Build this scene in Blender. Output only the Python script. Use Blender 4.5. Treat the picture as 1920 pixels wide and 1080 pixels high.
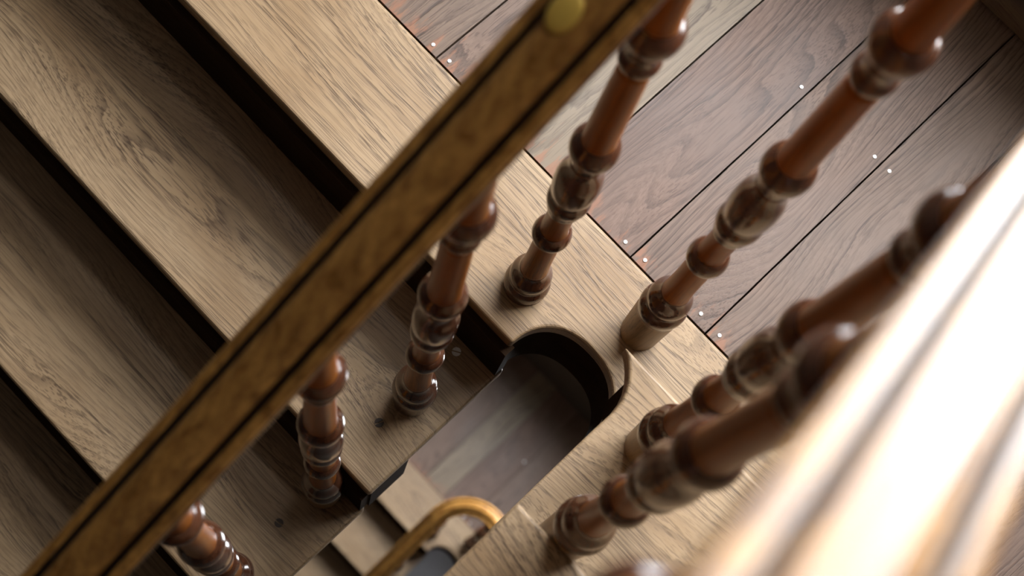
import bpy, bmesh, math, random
from mathutils import Vector, Matrix
random.seed(4)
S = bpy.context.scene
for o in list(bpy.data.objects): bpy.data.objects.remove(o)
COL = S.collection

# ------------------------------------------------------------------ camera
R = [[0.6886886071593122, 0.7141292176804975, 0.1254091815777651],
     [0.716937722076141, -0.644900121913357, -0.26477185541594167],
     [-0.10820492148344665, 0.2722559332891872, -0.9561215413092531]]
CAM = Vector((0.09432872, -0.49419842, 1.93938935))
cd = bpy.data.cameras.new('camera'); cam = bpy.data.objects.new('camera', cd); COL.objects.link(cam)
rt, dn, fw = (Vector(v) for v in R)
M = Matrix.Identity(4)
for i in range(3):
    M[i][0] = rt[i]; M[i][1] = -dn[i]; M[i][2] = -fw[i]; M[i][3] = CAM[i]
cam.matrix_world = M
cd.sensor_width = 36; cd.lens = 36*2589.5/1920; cd.clip_start = .02; cd.clip_end = 60
cd.dof.use_dof = True; cd.dof.focus_distance = 2.02; cd.dof.aperture_fstop = 3.5
S.camera = cam

# ------------------------------------------------------------------ light
S.view_settings.view_transform = 'Standard'; S.view_settings.look = 'None'
S.view_settings.gamma = 1; S.view_settings.use_curve_mapping = False
S.view_settings.exposure = 0.0
W = bpy.data.worlds.new('sky'); S.world = W; W.use_nodes = True
bg = W.node_tree.nodes['Background']; bg.inputs[0].default_value = (.92, .955, 1, 1); bg.inputs[1].default_value = 22.5
HS = 4.6                       # storey height
OFF = Vector((.07, .185, -HS)) # the flight one storey below
YW = .992                      # inner face of the window wall
WX0, WX1, WZ0, WZ1 = -1.0, .85, .5, 1.95
UZ0, UZ1 = 2.6, 3.7             # tall upper light of the same window bay
LZ0, LZ1 = 1.05, 3.2           # the window one storey below sits higher
for lv in range(3):
    ld = bpy.data.lights.new('window_portal', 'AREA'); ld.shape = 'RECTANGLE'
    z0_, z1_ = ((WZ0, WZ1), (LZ0, LZ1), (UZ0, UZ1))[lv]
    lv %= 2
    ld.size = WX1-WX0; ld.size_y = z1_-z0_; ld.cycles.is_portal = True
    lo = bpy.data.objects.new('window_portal', ld); COL.objects.link(lo)
    lo.location = ((WX0+WX1)/2, YW+.28+lv*OFF.y, (z0_+z1_)/2-lv*HS)
    lo.rotation_euler = (math.radians(-90), 0, 0)

# ------------------------------------------------------------------ helpers
def new_obj(name, bm, mats, parent=None, smooth=False, bevel=0, loc=None, seg=2):
    me = bpy.data.meshes.new(name)
    bmesh.ops.recalc_face_normals(bm, faces=bm.faces[:])
    bm.to_mesh(me); bm.free()
    for m in (mats if isinstance(mats, (list, tuple)) else [mats]): me.materials.append(m)
    o = bpy.data.objects.new(name, me); COL.objects.link(o)
    if smooth:
        for p in me.polygons: p.use_smooth = True
    if bevel:
        b = o.modifiers.new('bevel', 'BEVEL'); b.width = bevel; b.segments = seg; b.limit_method = 'ANGLE'
        b.angle_limit = math.radians(40); b.harden_normals = False
    if parent: o.parent = parent
    if loc is not None: o.location = loc
    return o
def empty(name, loc, parent=None):
    o = bpy.data.objects.new(name, None); COL.objects.link(o); o.location = loc; o.empty_display_size = .05
    if parent: o.parent = parent
    return o
def tag(o, label=None, cat=None, group=None, kind=None):
    if label: o['label'] = label
    if cat: o['category'] = cat
    if group: o['group'] = group
    if kind: o['kind'] = kind
    return o
def box(bm, x0, x1, y0, y1, z0, z1, mi=0, seed=None):
    vs = [bm.verts.new(p) for p in ((x0,y0,z0),(x1,y0,z0),(x1,y1,z0),(x0,y1,z0),(x0,y0,z1),(x1,y0,z1),(x1,y1,z1),(x0,y1,z1))]
    for f in ((0,3,2,1),(4,5,6,7),(0,1,5,4),(1,2,6,5),(2,3,7,6),(3,0,4,7)):
        fc = bm.faces.new([vs[i] for i in f]); fc.material_index = mi
        if seed is not None: fc[bm.faces.layers.float['seed']] = seed
def prism(bm, pts, z0, z1, axis='Z'):
    """extrude a 2-D outline; axis Z: pts=(x,y); axis X: pts=(y,z) from x=z0..z1"""
    f = (lambda p, t: (p[0], p[1], t)) if axis == 'Z' else (lambda p, t: (t, p[0], p[1]))
    a = [bm.verts.new(f(p, z0)) for p in pts]; b = [bm.verts.new(f(p, z1)) for p in pts]
    n = len(pts)
    bm.faces.new(a[::-1]); bm.faces.new(b)
    for i in range(n): bm.faces.new((a[i], a[(i+1) % n], b[(i+1) % n], b[i]))
def copy_tree(o, parent=None, off=None):
    c = o.copy(); COL.objects.link(c)
    if parent: c.parent = parent
    if off is not None: c.location = c.location + off
    for ch in list(o.children):
        if not ch.name.startswith('brass'): copy_tree(ch, c)
    return c

# ------------------------------------------------------------------ materials
def nt_new(name):
    m = bpy.data.materials.new(name); m.use_nodes = True
    nt = m.node_tree; return m, nt, nt.nodes['Principled BSDF']
def mth(nt, op, a, b=None, clamp=False):
    n = nt.nodes.new('ShaderNodeMath'); n.operation = op; n.use_clamp = clamp
    for i, v in enumerate((a, b)):
        if v is None: continue
        if isinstance(v, (int, float)): n.inputs[i].default_value = v
        else: nt.links.new(v, n.inputs[i])
    return n.outputs[0]
def ramp(nt, fac, stops):
    n = nt.nodes.new('ShaderNodeValToRGB'); e = n.color_ramp.elements
    while len(e) < len(stops): e.new(.5)
    for i, (p, c) in enumerate(stops):
        e[i].position = p; e[i].color = (c[0], c[1], c[2], 1) if isinstance(c, (tuple, list)) else (c, c, c, 1)
    nt.links.new(fac, n.inputs[0]); return n.outputs[0]
def mix(nt, fac, a, b, mode='MIX'):
    n = nt.nodes.new('ShaderNodeMix'); n.data_type = 'RGBA'; n.blend_type = mode
    if isinstance(fac, (int, float)): n.inputs[0].default_value = fac
    else: nt.links.new(fac, n.inputs[0])
    for i, v in ((6, a), (7, b)):
        if isinstance(v, (tuple, list)): n.inputs[i].default_value = (*v[:3], 1)
        else: nt.links.new(v, n.inputs[i])
    return n.outputs[2]
def noise(nt, vec, scale, detail=3, rough=.5, dist=0):
    n = nt.nodes.new('ShaderNodeTexNoise'); n.inputs['Scale'].default_value = scale
    n.inputs['Detail'].default_value = detail; n.inputs['Roughness'].default_value = rough
    n.inputs['Distortion'].default_value = dist
    nt.links.new(vec, n.inputs['Vector']); return n.outputs[0]
def vmul(nt, vec, s):
    n = nt.nodes.new('ShaderNodeVectorMath'); n.operation = 'MULTIPLY'; n.inputs[1].default_value = s
    nt.links.new(vec, n.inputs[0]); return n.outputs[0]
def axis_vec(axis, along, across):
    return tuple(along if a == axis else across for a in 'XYZ')
def wood(name, axis, light, mid, dark, line=.55, pores=.6, blot=.5, rough=(.35, .6), rings=26, bump=.25,
         tint=None, tint_at=None, coat=0, spec=.5, varp=0, wear=None, seamless=False, amp=.13, blv=(2.6, 6)):
    m, nt, bs = nt_new(name); L = nt.links
    tc = nt.nodes.new('ShaderNodeTexCoord'); oi = nt.nodes.new('ShaderNodeObjectInfo')
    at = nt.nodes.new('ShaderNodeAttribute'); at.attribute_name = 'seed'
    off = mth(nt, 'ADD', mth(nt, 'MULTIPLY', oi.outputs['Random'], 0 if seamless else 13.0), mth(nt, 'MULTIPLY', at.outputs['Fac'], 7.3))
    cb = nt.nodes.new('ShaderNodeCombineXYZ')
    for i in range(3): L.new(off, cb.inputs[i])
    ad = nt.nodes.new('ShaderNodeVectorMath'); ad.operation = 'ADD'
    L.new(tc.outputs['Object'], ad.inputs[0]); L.new(cb.outputs[0], ad.inputs[1]); P = ad.outputs[0]
    # grain flow: the cross-grain coordinate is bent by a slow field, rings and pores follow it
    wv = mth(nt, 'SUBTRACT', noise(nt, vmul(nt, P, axis_vec(axis, 1.5, 6.5)), 1.0, 1.5, .4, .2), .5)
    cw = nt.nodes.new('ShaderNodeCombineXYZ')
    ww = mth(nt, 'MULTIPLY', wv, amp)
    for i in range(3):
        if 'XYZ'[i] != axis: L.new(ww, cw.inputs[i])
    aw = nt.nodes.new('ShaderNodeVectorMath'); aw.operation = 'ADD'
    L.new(P, aw.inputs[0]); L.new(cw.outputs[0], aw.inputs[1]); Q = aw.outputs[0]
    sq = nt.nodes.new('ShaderNodeSeparateXYZ'); L.new(Q, sq.inputs[0])
    a_, b_ = [sq.outputs[k] for k in range(3) if 'XYZ'[k] != axis]
    f2 = noise(nt, vmul(nt, Q, axis_vec(axis, 14, 90)), 1.0, 3, .6)
    fld = mth(nt, 'ADD', mth(nt, 'MULTIPLY', mth(nt, 'ADD', a_, mth(nt, 'MULTIPLY', b_, .7)), rings), mth(nt, 'MULTIPLY', f2, .8))
    fr = mth(nt, 'FRACT', fld)
    ringm = ramp(nt, fr, [(0, 0), (.55, .12), (.93, 1), (1, 0)])
    po = noise(nt, vmul(nt, Q, axis_vec(axis, 15, 600)), 1.0, 1, .5)
    porem = ramp(nt, po, [(.53, 0), (.62, 1)])
    gate = ramp(nt, noise(nt, vmul(nt, Q, axis_vec(axis, 2.2, 26)), 1.0, 3, .55), [(.36, .3), (.66, 1)])
    fib = noise(nt, vmul(nt, Q, axis_vec(axis, 7, 300)), 1.0, 3, .6)
    bl = noise(nt, vmul(nt, P, axis_vec(axis, *blv)), 1.0, 5, .6, .6)
    col = ramp(nt, bl, [(.3, mid), (.62, light)])
    col = mix(nt, mth(nt, 'MULTIPLY', ramp(nt, fib, [(.35, 1), (.7, 0)]), blot), col, mid)
    if varp:   # plank to plank hue
        hv = nt.nodes.new('ShaderNodeAttribute'); hv.attribute_name = 'hue'
        col = mix(nt, mth(nt, 'MULTIPLY', hv.outputs['Fac'], varp), col, tint, 'MIX')
    ln = mth(nt, 'MULTIPLY', mth(nt, 'MULTIPLY', ringm, gate), line)
    col = mix(nt, ln, col, dark)
    pr = mth(nt, 'MULTIPLY', mth(nt, 'MULTIPLY', porem, gate), pores)
    col = mix(nt, pr, col, dark)
    if wear:   # reddish bare wood at the plank ends by the oak edging
        sp = nt.nodes.new('ShaderNodeSeparateXYZ'); L.new(tc.outputs['Object'], sp.inputs[0])
        e = ramp(nt, mth(nt, 'DIVIDE', mth(nt, 'SUBTRACT', sp.outputs['Y'], .224), .12), [(0, 1), (1, 0)])
        wn = noise(nt, vmul(nt, P, (75, 14, 10)), 1.0, 4, .6)
        wm = ramp(nt, mth(nt, 'MULTIPLY', wn, mth(nt, 'ADD', mth(nt, 'MULTIPLY', e, .55), .55)), [(.51, 0), (.60, 1)])
        col = mix(nt, mth(nt, 'MULTIPLY', mth(nt, 'MULTIPLY', wm, e), .75), col, wear)
    L.new(col, bs.inputs['Base Color'])
    rr = nt.nodes.new('ShaderNodeMapRange'); L.new(bl, rr.inputs[0]); rr.inputs[1].default_value = .3; rr.inputs[2].default_value = .7
    rr.inputs[3].default_value = rough[0]; rr.inputs[4].default_value = rough[1]
    L.new(rr.outputs[0], bs.inputs['Roughness'])
    bs.inputs['Specular IOR Level'].default_value = spec
    if coat:
        bs.inputs['Coat Weight'].default_value = coat; bs.inputs['Coat Roughness'].default_value = .3 if seamless else .12
    bp = nt.nodes.new('ShaderNodeBump'); bp.inputs['Strength'].default_value = bump; bp.inputs['Distance'].default_value = .0008
    h = mth(nt, 'SUBTRACT', mth(nt, 'MULTIPLY', fib, .6), mth(nt, 'ADD', mth(nt, 'MULTIPLY', pr, .8), mth(nt, 'MULTIPLY', ln, .6)))
    L.new(h, bp.inputs['Height']); L.new(bp.outputs[0], bs.inputs['Normal'])
    return m
def plain(name, c, rough=.6, metal=0, nz=0):
    m, nt, bs = nt_new(name)
    tc = nt.nodes.new('ShaderNodeTexCoord')
    n = noise(nt, tc.outputs['Object'], nz or 8, 4)
    nt.links.new(ramp(nt, n, [(.3, tuple(v*.88 for v in c)), (.7, c)]), bs.inputs['Base Color'])
    bs.inputs['Roughness'].default_value = rough; bs.inputs['Metallic'].default_value = metal
    return m
OAK = wood('oak_tread', 'X', (.44, .305, .175), (.31, .195, .10), (.055, .028, .013), line=.7, pores=.7, blot=.45, rough=(.38, .55), rings=80, amp=.15)
PINE = wood('pine_floor', 'Y', (.215, .135, .10), (.125, .075, .054), (.035, .02, .015), line=.75, pores=.5, blot=.6, rough=(.40, .58),
            rings=70, amp=.17, spec=.36, bump=.55, tint=(.24, .185, .125), varp=.85, wear=(.30, .13, .07))
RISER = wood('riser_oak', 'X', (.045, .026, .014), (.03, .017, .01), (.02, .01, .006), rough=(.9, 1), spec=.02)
PLINTH = wood('plinth_oak', 'Z', (.36, .22, .10), (.24, .14, .06), (.06, .03, .012), rough=(.3, .45), rings=90, amp=.03, bump=.15, spec=.3)
TURN = wood('turned_oak', 'Z', (.33, .105, .010), (.20, .055, .006), (.06, .018, .006), line=.4, pores=.4, rough=(.28, .4), rings=90, amp=.03, bump=.12, spec=.18)
RING = wood('turned_oak_dark', 'Z', (.10, .036, .016), (.065, .023, .011), (.02, .007, .004), line=.4, pores=.4, rough=(.16, .24), rings=90, amp=.03, bump=.12, coat=.32)
RAILM = wood('handrail_oak', 'Y', (.54, .27, .065), (.19, .078, .016), (.05, .018, .006), line=.45, pores=.4, rough=(.25, .36), rings=80, amp=.04, bump=.1, spec=.25, coat=.15, seamless=True, blv=(2.2, 55))
GROOVE = wood('groove_varnish_cove_shade', 'Y', (.045, .020, .010), (.028, .012, .007), (.01, .005, .004), rough=(.25, .35), rings=80, amp=.04, bump=.1, coat=.3, seamless=True)  # dark varnish in the grooves; on the underside cove, shade painted as colour
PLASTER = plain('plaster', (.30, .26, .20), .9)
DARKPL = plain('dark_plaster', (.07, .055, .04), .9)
STONE = plain('grey_stone', (.17, .16, .165), .7, nz=3)
STEEL = plain('steel_painted_glint', (.95, .94, .92), .3, 0)  # near-white, non-metal: the window's glint on the screw put into the colour
DULL = plain('dull_iron', (.10, .08, .07), .5, .8)
NAILM = plain('nail_steel', (.85, .85, .84), .35, .6)
BRASS = plain('brass', (.72, .47, .09), .4, .3)
WHITEP = plain('white_paint', (.7, .7, .66), .5)
BLACK = plain('gap_dirt', (.012, .009, .007), .95)
GL, _nt, _bs = nt_new('window_glass')
_nt.nodes.remove(_bs); _t = _nt.nodes.new('ShaderNodeBsdfTransparent'); _g = _nt.nodes.new('ShaderNodeBsdfGlossy'); _m = _nt.nodes.new('ShaderNodeMixShader')
_g.inputs['Roughness'].default_value = .02; _m.inputs[0].default_value = .07
_nt.links.new(_t.outputs[0], _m.inputs[1]); _nt.links.new(_g.outputs[0], _m.inputs[2])
_nt.links.new(_m.outputs[0], _nt.nodes['Material Output'].inputs[0])

# ------------------------------------------------------------------ stair dimensions
r, g = .175, .2801
XL, XR = -.0576, .105          # tread ends on both sides of the well
Y1 = .224                      # back of the oak landing edging
YR = .0656                     # nosing of the first rising step
XW0, XW1 = -1.28, 1.36         # side walls
T = .034

# ------------------------------------------------------------------ walls, windows, ceiling
def wall_y(name, y0, y1, z0, z1, holes, mat=None):
    bm = bmesh.new()
    holes = sorted(holes, key=lambda h: h[2]); z = z0
    for (a, b, c, d) in holes:
        box(bm, XW0-.2, XW1+.2, y0, y1, z, c); box(bm, XW0-.2, a, y0, y1, c, d); box(bm, b, XW1+.2, y0, y1, c, d); z = d
    box(bm, XW0-.2, XW1+.2, y0, y1, z, z1)
    return tag(new_obj(name, bm, mat or PLASTER), kind='structure')
wall_y('wall_front', YW, YW+.3, -.2, 5.2, [(WX0, WX1, WZ0, WZ1), (WX0, WX1, UZ0, UZ1)])
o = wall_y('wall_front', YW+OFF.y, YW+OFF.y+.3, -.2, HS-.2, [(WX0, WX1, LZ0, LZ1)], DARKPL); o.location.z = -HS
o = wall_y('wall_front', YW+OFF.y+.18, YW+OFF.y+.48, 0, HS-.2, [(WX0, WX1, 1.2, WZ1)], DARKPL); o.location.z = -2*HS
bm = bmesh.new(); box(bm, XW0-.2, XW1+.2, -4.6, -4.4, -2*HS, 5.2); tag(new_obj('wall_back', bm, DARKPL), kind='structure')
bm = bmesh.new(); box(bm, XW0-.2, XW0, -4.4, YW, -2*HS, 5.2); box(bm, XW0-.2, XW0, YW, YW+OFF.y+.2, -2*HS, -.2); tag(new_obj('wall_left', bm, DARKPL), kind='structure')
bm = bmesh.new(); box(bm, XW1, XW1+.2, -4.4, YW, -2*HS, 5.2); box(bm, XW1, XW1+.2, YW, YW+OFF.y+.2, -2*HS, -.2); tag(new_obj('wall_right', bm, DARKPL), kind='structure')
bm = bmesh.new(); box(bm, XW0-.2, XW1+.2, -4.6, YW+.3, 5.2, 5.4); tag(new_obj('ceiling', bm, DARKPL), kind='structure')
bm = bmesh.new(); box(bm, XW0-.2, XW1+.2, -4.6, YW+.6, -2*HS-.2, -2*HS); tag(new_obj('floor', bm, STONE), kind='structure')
def window(n, off, WZ0=WZ0, WZ1=WZ1):
    bm = bmesh.new(); y = YW+.16
    fw_ = .05
    box(bm, WX0, WX1, y, y+.06, WZ0, WZ0+fw_); box(bm, WX0, WX1, y, y+.06, WZ1-fw_, WZ1)
    box(bm, WX0, WX0+fw_, y, y+.06, WZ0+fw_, WZ1-fw_); box(bm, WX1-fw_, WX1, y, y+.06, WZ0+fw_, WZ1-fw_)
    xm = (WX0+WX1)/2; box(bm, xm-.035, xm+.035, y, y+.06, WZ0+fw_, WZ1-fw_)
    zt = WZ0+(WZ1-WZ0)*.66
    box(bm, WX0+fw_, xm-.035, y+.01, y+.05, zt-.02, zt+.02); box(bm, xm+.035, WX1-fw_, y+.01, y+.05, zt-.02, zt+.02)
    w = tag(new_obj('window_%d' % n, bm, WHITEP, loc=off), kind='structure')
    bm = bmesh.new(); box(bm, WX0+fw_, WX1-fw_, y+.026, y+.03, WZ0+fw_, WZ1-fw_)
    new_obj('pane', bm, GL, w)
window(1, Vector((0, 0, 0))); window(2, Vector((0, OFF.y, -HS)), LZ0, LZ1); window(3, Vector((0, 0, 0)), UZ0, UZ1)
bm = bmesh.new(); prism(bm, [(YW, .0), (YW-.022, .0), (YW-.022, .13), (YW-.012, .15), (YW, .15)], XW0, XW1, 'X')
tag(new_obj('baseboard_front', bm, wood('baseboard_oak', 'X', (.19, .14, .09), (.13, .09, .06), (.04, .02, .015)), bevel=.003), kind='structure')

# ------------------------------------------------------------------ landings
HOLE = []
for i in range(33):
    a = math.pi*(1-i/32); c, s_ = math.cos(a), math.sin(a)
    HOLE.append((.021+.0865*math.copysign(abs(c)**.88, c), .0815*abs(s_)**.88))
# step one's curved inner end
STEP1 = [(.055, .0656), (.068, .0575), (.080, .0475), (.090, .036), (.098, .0235), (.1035, .009), (.106, -.008), (.1055, -.03), (.105, -.05)]

def landing_edge():
    bm = bmesh.new()
    prism(bm, [(XW0, 0), (HOLE[0][0], 0)] + HOLE[1:-1] + [(HOLE[-1][0], 0), (XW1, 0), (XW1, Y1-.001), (XW0, Y1-.001)], -T, 0)
    o = new_obj('landing_edge_board', bm, OAK, bevel=.005, seg=3)
    return o
BOARDS = [-1.28, -1.12, -.95, -.79, -.63, -.4658, -.325, -.1978, -.0403, .1187, .2425, .40, .55, .70, .86, 1.02, 1.19, 1.36]
def floor_boards():
    bm = bmesh.new(); bm.faces.layers.float.new('seed'); bm.faces.layers.float.new('hue')
    hues = [.2, .6, .1, .4, .3, .15, 1, .0, .12, .2, .75, .3, .1, .2, .4, .1, .3]
    seeds = [.3, .1, .7, .5, .22, .31, .12, .93, .25, .42, .08, .88, .33, .6, .2, .9, .4]
    for i in range(len(BOARDS)-1):
        a, b = BOARDS[i], BOARDS[i+1]
        gl = .0012; gr = .0012
        if abs(b-.2425) < 1e-4: gr = .0022
        if abs(a-.2425) < 1e-4: gl = .0022
        n = 24; random.seed(i)
        le = [a+gl+random.uniform(0, .0006) for _ in range(n+1)]; re = [b-gr-random.uniform(0, .0006) for _ in range(n+1)]
        ys = [Y1+.0012+(YW-Y1-.0012)*k/n for k in range(n+1)]
        if abs(a-.2425) < 1e-4:   # chipped edge along the widest gap
            for k in range(n+1):
                t = (ys[k]-.5)/.3
                if 0 < t < 1: le[k] += .006*math.sin(t*math.pi)+random.uniform(0, .0015)
        pts = [(le[k], ys[k]) for k in range(n+1)] + [(re[k], ys[k]) for k in range(n, -1, -1)]
        before = len(bm.faces)
        prism(bm, pts, -.028, -random.uniform(0, .0006))
        bm.faces.ensure_lookup_table()
        lay = bm.faces.layers.float['seed']
        l2 = bm.faces.layers.float['hue']
        for f in bm.faces[before:]: f[lay] = seeds[i]; f[l2] = hues[i]
    o = new_obj('floor', bm, PINE)
    return o
def slab():
    """boarding and joists under the landing, with the bent string round the well"""
    bm = bmesh.new()
    c = [(.021+(p[0]-.021)*1.02, p[1]*1.02) for p in HOLE]
    pts = [(XW0, .009), (c[0][0], .009)] + [p for p in c[1:-1] if p[1] > .012] + [(c[-1][0], .009), (c[-1][0], -.024), (XW1, -.024), (XW1, YW), (XW0, YW)]
    prism(bm, pts, -.185, -T-.0005)
    return new_obj('landing_slab', bm, [RISER], bevel=.002)

fl = tag(floor_boards(), kind='structure')
NAILS = [(-.485, .236), (-.449, .236), (-.062, .235), (-.022, .237), (.093, .241), (.135, .238), (.104, .631), (.136, .631), (.219, .631), (-.054, .628)]
for (x, y) in NAILS:
    bm = bmesh.new(); bmesh.ops.create_cone(bm, cap_ends=True, segments=16, radius1=.0036, radius2=.0030, depth=.0016)
    new_obj('nail', bm, NAILM, fl, loc=(x, y, .0003), bevel=.0004)
le_ = tag(landing_edge(), 'wide oak edging board of the landing with the round stairwell cut-out', 'board')
sl = tag(slab(), kind='structure')

# ------------------------------------------------------------------ steps
def screw(parent, x, y, z, mat, rad=.0072, ang=.5, lab='slotted steel screw'):
    bm = bmesh.new()
    n = 20; w = .0011
    up = [(rad*math.cos(t), rad*math.sin(t)) for t in [math.asin(w/rad)+(math.pi-2*math.asin(w/rad))*i/n for i in range(n+1)]]
    prism(bm, up, -.001, .0015); prism(bm, [(a, -b) for a, b in up[::-1]], -.001, .0015)
    o = new_obj('screw', bm, mat, parent, loc=(x, y, z)); o.rotation_euler.z = ang
    o['label'] = lab
def step_down(k, label):
    yn = -k*g; yb = -(k-1)*g-.002+(.009 if k == 1 else 0); z = -k*r; yf = -(k-1)*g-.002
    e = tag(empty('stair_step', (XL, yn, z)), label, 'stair step', 'steps descending on the left of the well')
    L = Vector((XL, yn, z))
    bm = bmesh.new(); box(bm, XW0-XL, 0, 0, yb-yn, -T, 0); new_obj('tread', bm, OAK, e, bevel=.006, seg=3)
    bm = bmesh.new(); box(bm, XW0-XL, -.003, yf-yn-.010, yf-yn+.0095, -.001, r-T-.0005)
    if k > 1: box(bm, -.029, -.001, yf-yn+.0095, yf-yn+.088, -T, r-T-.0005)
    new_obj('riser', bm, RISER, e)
    return e
def step_up(k, label):
    yn = YR-(k-1)*g; yb = YR-k*g-.022; z = k*r
    e = tag(empty('stair_step', (XR, yn, z)), label, 'stair step', 'steps rising on the right of the well')
    bm = bmesh.new()
    if k == 1:
        prism(bm, [(x-XR, y-yn) for x, y in STEP1] + [(0, yb-yn), (XW1-XR, yb-yn), (XW1-XR, 0)], -T, 0)
    else:
        prism(bm, [(0, 0), (0, yb-yn), (XW1-XR, yb-yn), (XW1-XR, 0)], -T, 0)
    new_obj('tread', bm, OAK, e, bevel=.005, seg=3)
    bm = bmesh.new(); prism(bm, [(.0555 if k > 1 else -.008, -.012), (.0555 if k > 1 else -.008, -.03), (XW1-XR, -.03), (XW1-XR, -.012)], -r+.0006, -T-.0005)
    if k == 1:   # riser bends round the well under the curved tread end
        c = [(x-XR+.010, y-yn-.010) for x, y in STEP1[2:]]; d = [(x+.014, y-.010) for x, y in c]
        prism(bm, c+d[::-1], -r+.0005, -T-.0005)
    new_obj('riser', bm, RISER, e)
    return e
dl = ['oak step just below the landing, slotted screw beside its baluster', 'second oak step down from the landing, dark at its back',
      'third oak step down from the landing, pale band along its nosing', 'fourth oak step down, in the bottom left corner',
      'fifth oak step down, lowest in the bottom left corner', 'sixth oak step down from the landing', 'seventh oak step down from the landing', 'eighth oak step down from the landing']
downs = [step_down(k+1, dl[k]) for k in range(8)]
ul = ['first oak step up from the landing with a curved horn at the well', 'second oak step up from the landing, at the bottom edge beside the well',
      'third oak step up, behind the pale handrail', 'fourth oak step up on the rising flight', 'fifth oak step up on the rising flight', 'sixth oak step up on the rising flight',
      'seventh oak step up on the rising flight', 'eighth oak step up on the rising flight']
ups = [step_up(k+1, ul[k]) for k in range(8)]
def on(step, x, y):   # local coordinates on a step's tread
    return x-step.location.x, y-step.location.y, 0.0002
screw(downs[0], *on(downs[0], -.129, -.030), STEEL, ang=.55)
screw(downs[0], *on(downs[0], -.128, -.195), DULL, ang=1.2, lab='dark slotted screw')
screw(downs[1], *on(downs[1], -.135, -.40), DULL, ang=.2, lab='dark slotted screw')

def string_down(n):
    top = []
    for k in range(1, n+1):
        top += [(-(k-1)*g+.0085, -k*r-T-.001), (-k*g+.0085, -k*r-T-.001)]
    pts = top + [(-n*g+.0085, -n*r-.26), (.0085, -.26)]
    bm = bmesh.new(); prism(bm, pts, XL-.055, XL-.030, 'X')
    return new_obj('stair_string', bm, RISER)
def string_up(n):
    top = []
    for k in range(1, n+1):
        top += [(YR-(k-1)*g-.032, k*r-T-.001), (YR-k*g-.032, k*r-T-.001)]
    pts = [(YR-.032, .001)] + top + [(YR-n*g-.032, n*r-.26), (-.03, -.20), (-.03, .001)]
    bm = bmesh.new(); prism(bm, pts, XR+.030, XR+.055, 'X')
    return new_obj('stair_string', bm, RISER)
st1 = tag(string_down(8), 'dark side string under the descending oak steps beside the well', 'stair string')
st2 = tag(string_up(8), 'dark side string under the rising oak steps beside the well', 'stair string')
def soffit(pts, x0, x1, lab):
    bm = bmesh.new(); prism(bm, pts, x0, x1, 'X'); return tag(new_obj('stair_soffit', bm, DARKPL), lab, 'soffit')
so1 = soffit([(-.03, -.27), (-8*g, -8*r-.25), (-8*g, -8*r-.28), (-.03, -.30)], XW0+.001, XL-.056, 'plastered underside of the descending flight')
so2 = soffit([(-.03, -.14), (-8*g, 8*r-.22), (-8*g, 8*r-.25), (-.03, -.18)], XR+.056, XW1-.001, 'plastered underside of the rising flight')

# ------------------------------------------------------------------ balusters
# (height, radius) of the turned profile above the plinth; the plinth takes up the difference s
def profile(s):
    return [
     ('base', RING if s < .08 else PLINTH, [(-s, .0285), (-s+.004, .0295), (-.004, .0325), (.008, .0335)]),
     ('base_ring', RING, [(.008, .0335), (.018, .0345), (.028, .0338), (.036, .0305), (.040, .0290), (.048, .0300), (.058, .0310), (.068, .0296), (.076, .0260), (.084, .0225), (.094, .0203)]),
     ('lower_shaft', TURN, [(.094, .0203), (.12, .0192), (.17, .0186), (.21, .0186), (.232, .0190)]),
     ('ring', RING, [(.232, .0190), (.236, .0222), (.243, .0252), (.252, .0266), (.261, .0254), (.268, .0225), (.272, .0190)]),
     ('middle_shaft', TURN, [(.272, .0190), (.29, .0180), (.32, .0178), (.345, .0190), (.352, .0198)]),
     ('vase', RING, [(.352, .0198), (.356, .0222), (.364, .0236), (.372, .0240), (.378, .0262), (.388, .0278), (.398, .0274), (.405, .0255), (.410, .0250), (.420, .0272),
              (.436, .0288), (.452, .0290), (.466, .0282), (.478, .0262), (.488, .0232), (.500, .0205), (.515, .0196)]),
     ('collar', RING, [(.515, .0196), (.530, .0200), (.538, .0232), (.544, .0266), (.554, .0288), (.565, .0286), (.573, .0262), (.579, .0228), (.583, .0202)]),
     ('upper_shaft', TURN, [(.583, .0202), (.60, .0196), (.66, .0188), (.72, .0180), (.776, .0170)]),
     ('top_collar', RING, [(.776, .0170), (.780, .0200), (.787, .0216), (.794, .0205), (.798, .0180), (.808, .0178), (.818, .0198), (.828, .0236), (.838, .0276), (.848, .0290), (.857, .0276), (.864, .0236), (.868, .0196)]),
     ('top_shaft', TURN, [(.868, .0196), (.89, .0185), (.94, .0175), (.98, .0170)]),
    ]
def spin(pts, seg=40):
    # smooth the profile with a Catmull-Rom pass, then lathe it
    q = []
    for i in range(len(pts)-1):
        p0 = pts[max(i-1, 0)]; p1 = pts[i]; p2 = pts[i+1]; p3 = pts[min(i+2, len(pts)-1)]
        for j in range(3):
            t = j/3
            q.append(tuple(.5*((2*b)+(-a+c)*t+(2*a-5*b+4*c-d)*t*t+(-a+3*b-3*c+d)*t**3) for a, b, c, d in zip(p0, p1, p2, p3)))
    q.append(pts[-1])
    bm = bmesh.new(); rows = []
    for h, rad in q:
        rows.append([bm.verts.new((rad*math.cos(2*math.pi*k/seg), rad*math.sin(2*math.pi*k/seg), h)) for k in range(seg)])
    for a, b in zip(rows, rows[1:]):
        for k in range(seg): bm.faces.new((a[k], a[(k+1) % seg], b[(k+1) % seg], b[k]))
    bm.faces.new(rows[0][::-1]); bm.faces.new(rows[-1])
    return bm
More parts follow.
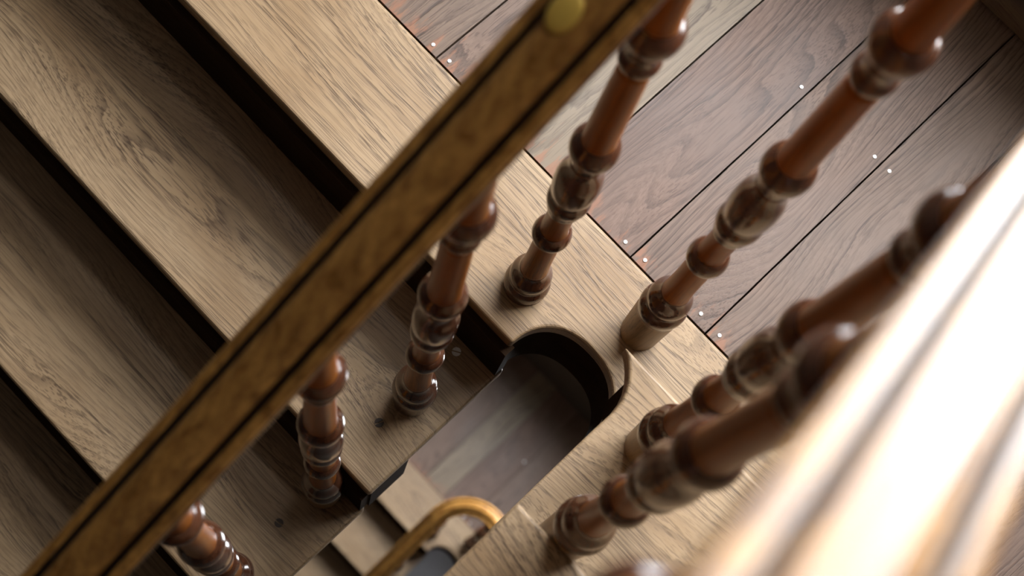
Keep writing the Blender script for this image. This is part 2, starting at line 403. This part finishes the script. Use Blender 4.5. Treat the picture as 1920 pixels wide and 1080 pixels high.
def baluster(x, y, z, s, ztop, label):
    e = tag(empty('baluster', (x, y, z)), label, 'baluster', 'turned balusters of the staircase')
    for nm, mt, pts in profile(s):
        pts = [(h+s, rd) for h, rd in pts]
        if nm == 'top_shaft': pts = [p for p in pts if p[0] < ztop-z-.03] + [(ztop-z, .0172)]
        o = new_obj(nm, spin(pts), mt, e, smooth=True)
        if nm in ('base',) and s >= .1: o['label'] = 'plain tall plinth of lighter wood'
    return e

# ------------------------------------------------------------------ handrail
RC = (.0275, 0.0); RR = .1495
def rail_z_left(y): return 1.09+.68*y
def rail_z_right(y): return 1.298-.735*y
PROF = [(-.028, -.053), (-.0325, -.050), (-.0325, -.045), (-.0295, -.040), (-.0270, -.033), (-.0262, -.025), (-.0275, -.0215), (-.0345, -.0205), (-.0352, -.0175), (-.0335, -.0125), (-.0285, -.0100),
        (-.0248, -.0105), (-.0236, -.0200), (-.0200, -.0210), (-.0185, -.0090), (-.0160, -.0042), (-.0110, -.0012), (0, 0)]
PROF = PROF + [(-a, b) for a, b in PROF[-2::-1]]
def sweep(path):
    bm = bmesh.new(); rows = []
    for i, (x, y, z) in enumerate(path):
        a = path[max(i-1, 0)]; b = path[min(i+1, len(path)-1)]
        d = Vector((b[0]-a[0], b[1]-a[1], 0)).normalized(); n = Vector((d.y, -d.x, 0))
        rows.append([bm.verts.new((x+n.x*u, y+n.y*u, z+w)) for u, w in PROF])
    m = len(PROF)
    for a, b in zip(rows, rows[1:]):
        for k in range(m):
            fc = bm.faces.new((a[k], a[(k+1) % m], b[(k+1) % m], b[k]))
            mx = abs(PROF[k][0]+PROF[(k+1) % m][0])/2; mz = (PROF[k][1]+PROF[(k+1) % m][1])/2
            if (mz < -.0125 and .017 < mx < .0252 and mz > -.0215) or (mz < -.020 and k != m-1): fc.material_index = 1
    bm.faces.new(rows[0][::-1]); bm.faces.new(rows[-1])
    return bm
def rail_obj(name, path, label, org):
    p = [(x-org[0], y-org[1], z-org[2]) for x, y, z in path]
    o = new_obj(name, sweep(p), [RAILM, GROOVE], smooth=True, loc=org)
    md = o.modifiers.new('edge', 'EDGE_SPLIT'); md.split_angle = math.radians(35)
    return tag(o, label, 'handrail')
JY = -.032
left_path = [(RC[0]-RR, y, rail_z_left(y)) for y in [-2.2+(JY-.0006+2.2)*i/20 for i in range(21)]]
zl, zr = rail_z_left(0), rail_z_right(0)
wr = [(RC[0]-RR, y, rail_z_left(y)) for y in (JY+.0006, JY/2)]
Lr = math.pi*RR
for i in range(41):
    t = i/40; a = math.pi*(1-t)
    # cubic Hermite so that both slopes run on
    h = (2*t**3-3*t*t+1)*zl+(t**3-2*t*t+t)*.55*Lr+(-2*t**3+3*t*t)*zr+(t**3-t*t)*.55*Lr
    wr.append((RC[0]+RR*math.cos(a), RC[1]+RR*math.sin(a), h))
wr += [(RC[0]+RR, y, rail_z_right(y)) for y in (-.02, -.04)]
right_path = [(RC[0]+RR, y, rail_z_right(y)) for y in [-.0412-(2.0)*i/20 for i in range(21)]]
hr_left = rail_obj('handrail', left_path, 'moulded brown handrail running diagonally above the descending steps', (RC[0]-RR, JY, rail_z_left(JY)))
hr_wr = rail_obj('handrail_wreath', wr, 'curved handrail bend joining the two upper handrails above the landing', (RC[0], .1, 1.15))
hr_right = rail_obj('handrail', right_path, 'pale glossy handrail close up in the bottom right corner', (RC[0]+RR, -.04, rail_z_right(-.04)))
# brass plug let into the top of the left rail
bm = bmesh.new(); bmesh.ops.create_uvsphere(bm, u_segments=24, v_segments=10, radius=1, matrix=Matrix.Diagonal((.0120, .0175, .0028, 1)))
yb = -.068
o = new_obj('brass_plug', bm, BRASS, hr_left, smooth=True, loc=(-.008, yb-JY, rail_z_left(yb)-rail_z_left(JY)+.0004)); o.rotation_euler.x = math.atan(.68)
o['label'] = 'yellow brass plug'

def wreath_z(x, y):
    return min(((px-x)**2+(py-y)**2, pz) for px, py, pz in wr)[1]
UND = .046
B = {}
B['A'] = baluster(-.1152, .0766, 0, 0.0, wreath_z(-.115, .077)-UND, 'dark-footed baluster on the landing edging, left of the round cut-out')
B['B'] = baluster(.050, .1533, 0, .1316, wreath_z(.05, .15)-UND, 'baluster with a tall plain plinth on the landing beside the curved step horn')
B['C'] = baluster(-.1216, -.1322, -r, .060, rail_z_left(-.132)-UND, 'baluster beside the bright slotted screw on the first step down')
B['D'] = baluster(-.125, -.3132, -2*r, .085, rail_z_left(-.313)-UND, 'shaded baluster at the back of the second step down')
B['E'] = baluster(-.1207, -.507, -2*r, .03, rail_z_left(-.507)-UND, 'foreshortened baluster at the bottom edge under the brown handrail')
B['F'] = baluster(.1700, -.0107, r, .0888, rail_z_right(-.011)-UND, 'baluster on the first step up, nearer the landing')
B['G'] = baluster(.1740, -.1840, r, .1886, rail_z_right(-.175)-UND, 'large blurred baluster beside the nosing of the second step up')
B['H'] = baluster(.1730, -.385, 2*r, .13, rail_z_right(-.385)-UND, 'very close blurred baluster under the pale handrail at the bottom edge')

# ------------------------------------------------------------------ the storey below, seen through the well
low = []
def lower(o, label=None, group=None, kids=True):
    c = copy_tree(o, off=OFF)
    if label: c['label'] = label
    if group: c['group'] = group
    return c
lower(fl); lower(sl)
lower(le_, 'oak edging board of the landing one storey below, seen through the well')
for k, lb in ((0, 'first step down on the storey below, seen through the well'), (1, 'second step down on the storey below, lowest seen in the well'),
              (2, 'third step down on the storey below'), (3, 'fourth step down on the storey below')):
    lower(downs[k], lb, 'steps descending on the storey below')
for k, lb in ((0, 'first step up on the storey below'), (1, 'second step up on the storey below')):
    lower(ups[k], lb, 'steps rising on the storey below')
lower(st1, 'dark side string under the descending steps one storey below')
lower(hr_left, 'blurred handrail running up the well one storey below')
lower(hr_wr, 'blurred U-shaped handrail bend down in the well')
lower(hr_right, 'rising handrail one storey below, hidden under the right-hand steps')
for k, lb in (('A', 'baluster under the U-shaped handrail bend down in the well'), ('B', 'baluster at the outer curve of the handrail bend in the well'),
              ('C', 'baluster on the first step down of the storey below'), ('D', 'baluster on the second step down of the storey below')):
    lower(B[k], lb, 'balusters of the storey below')
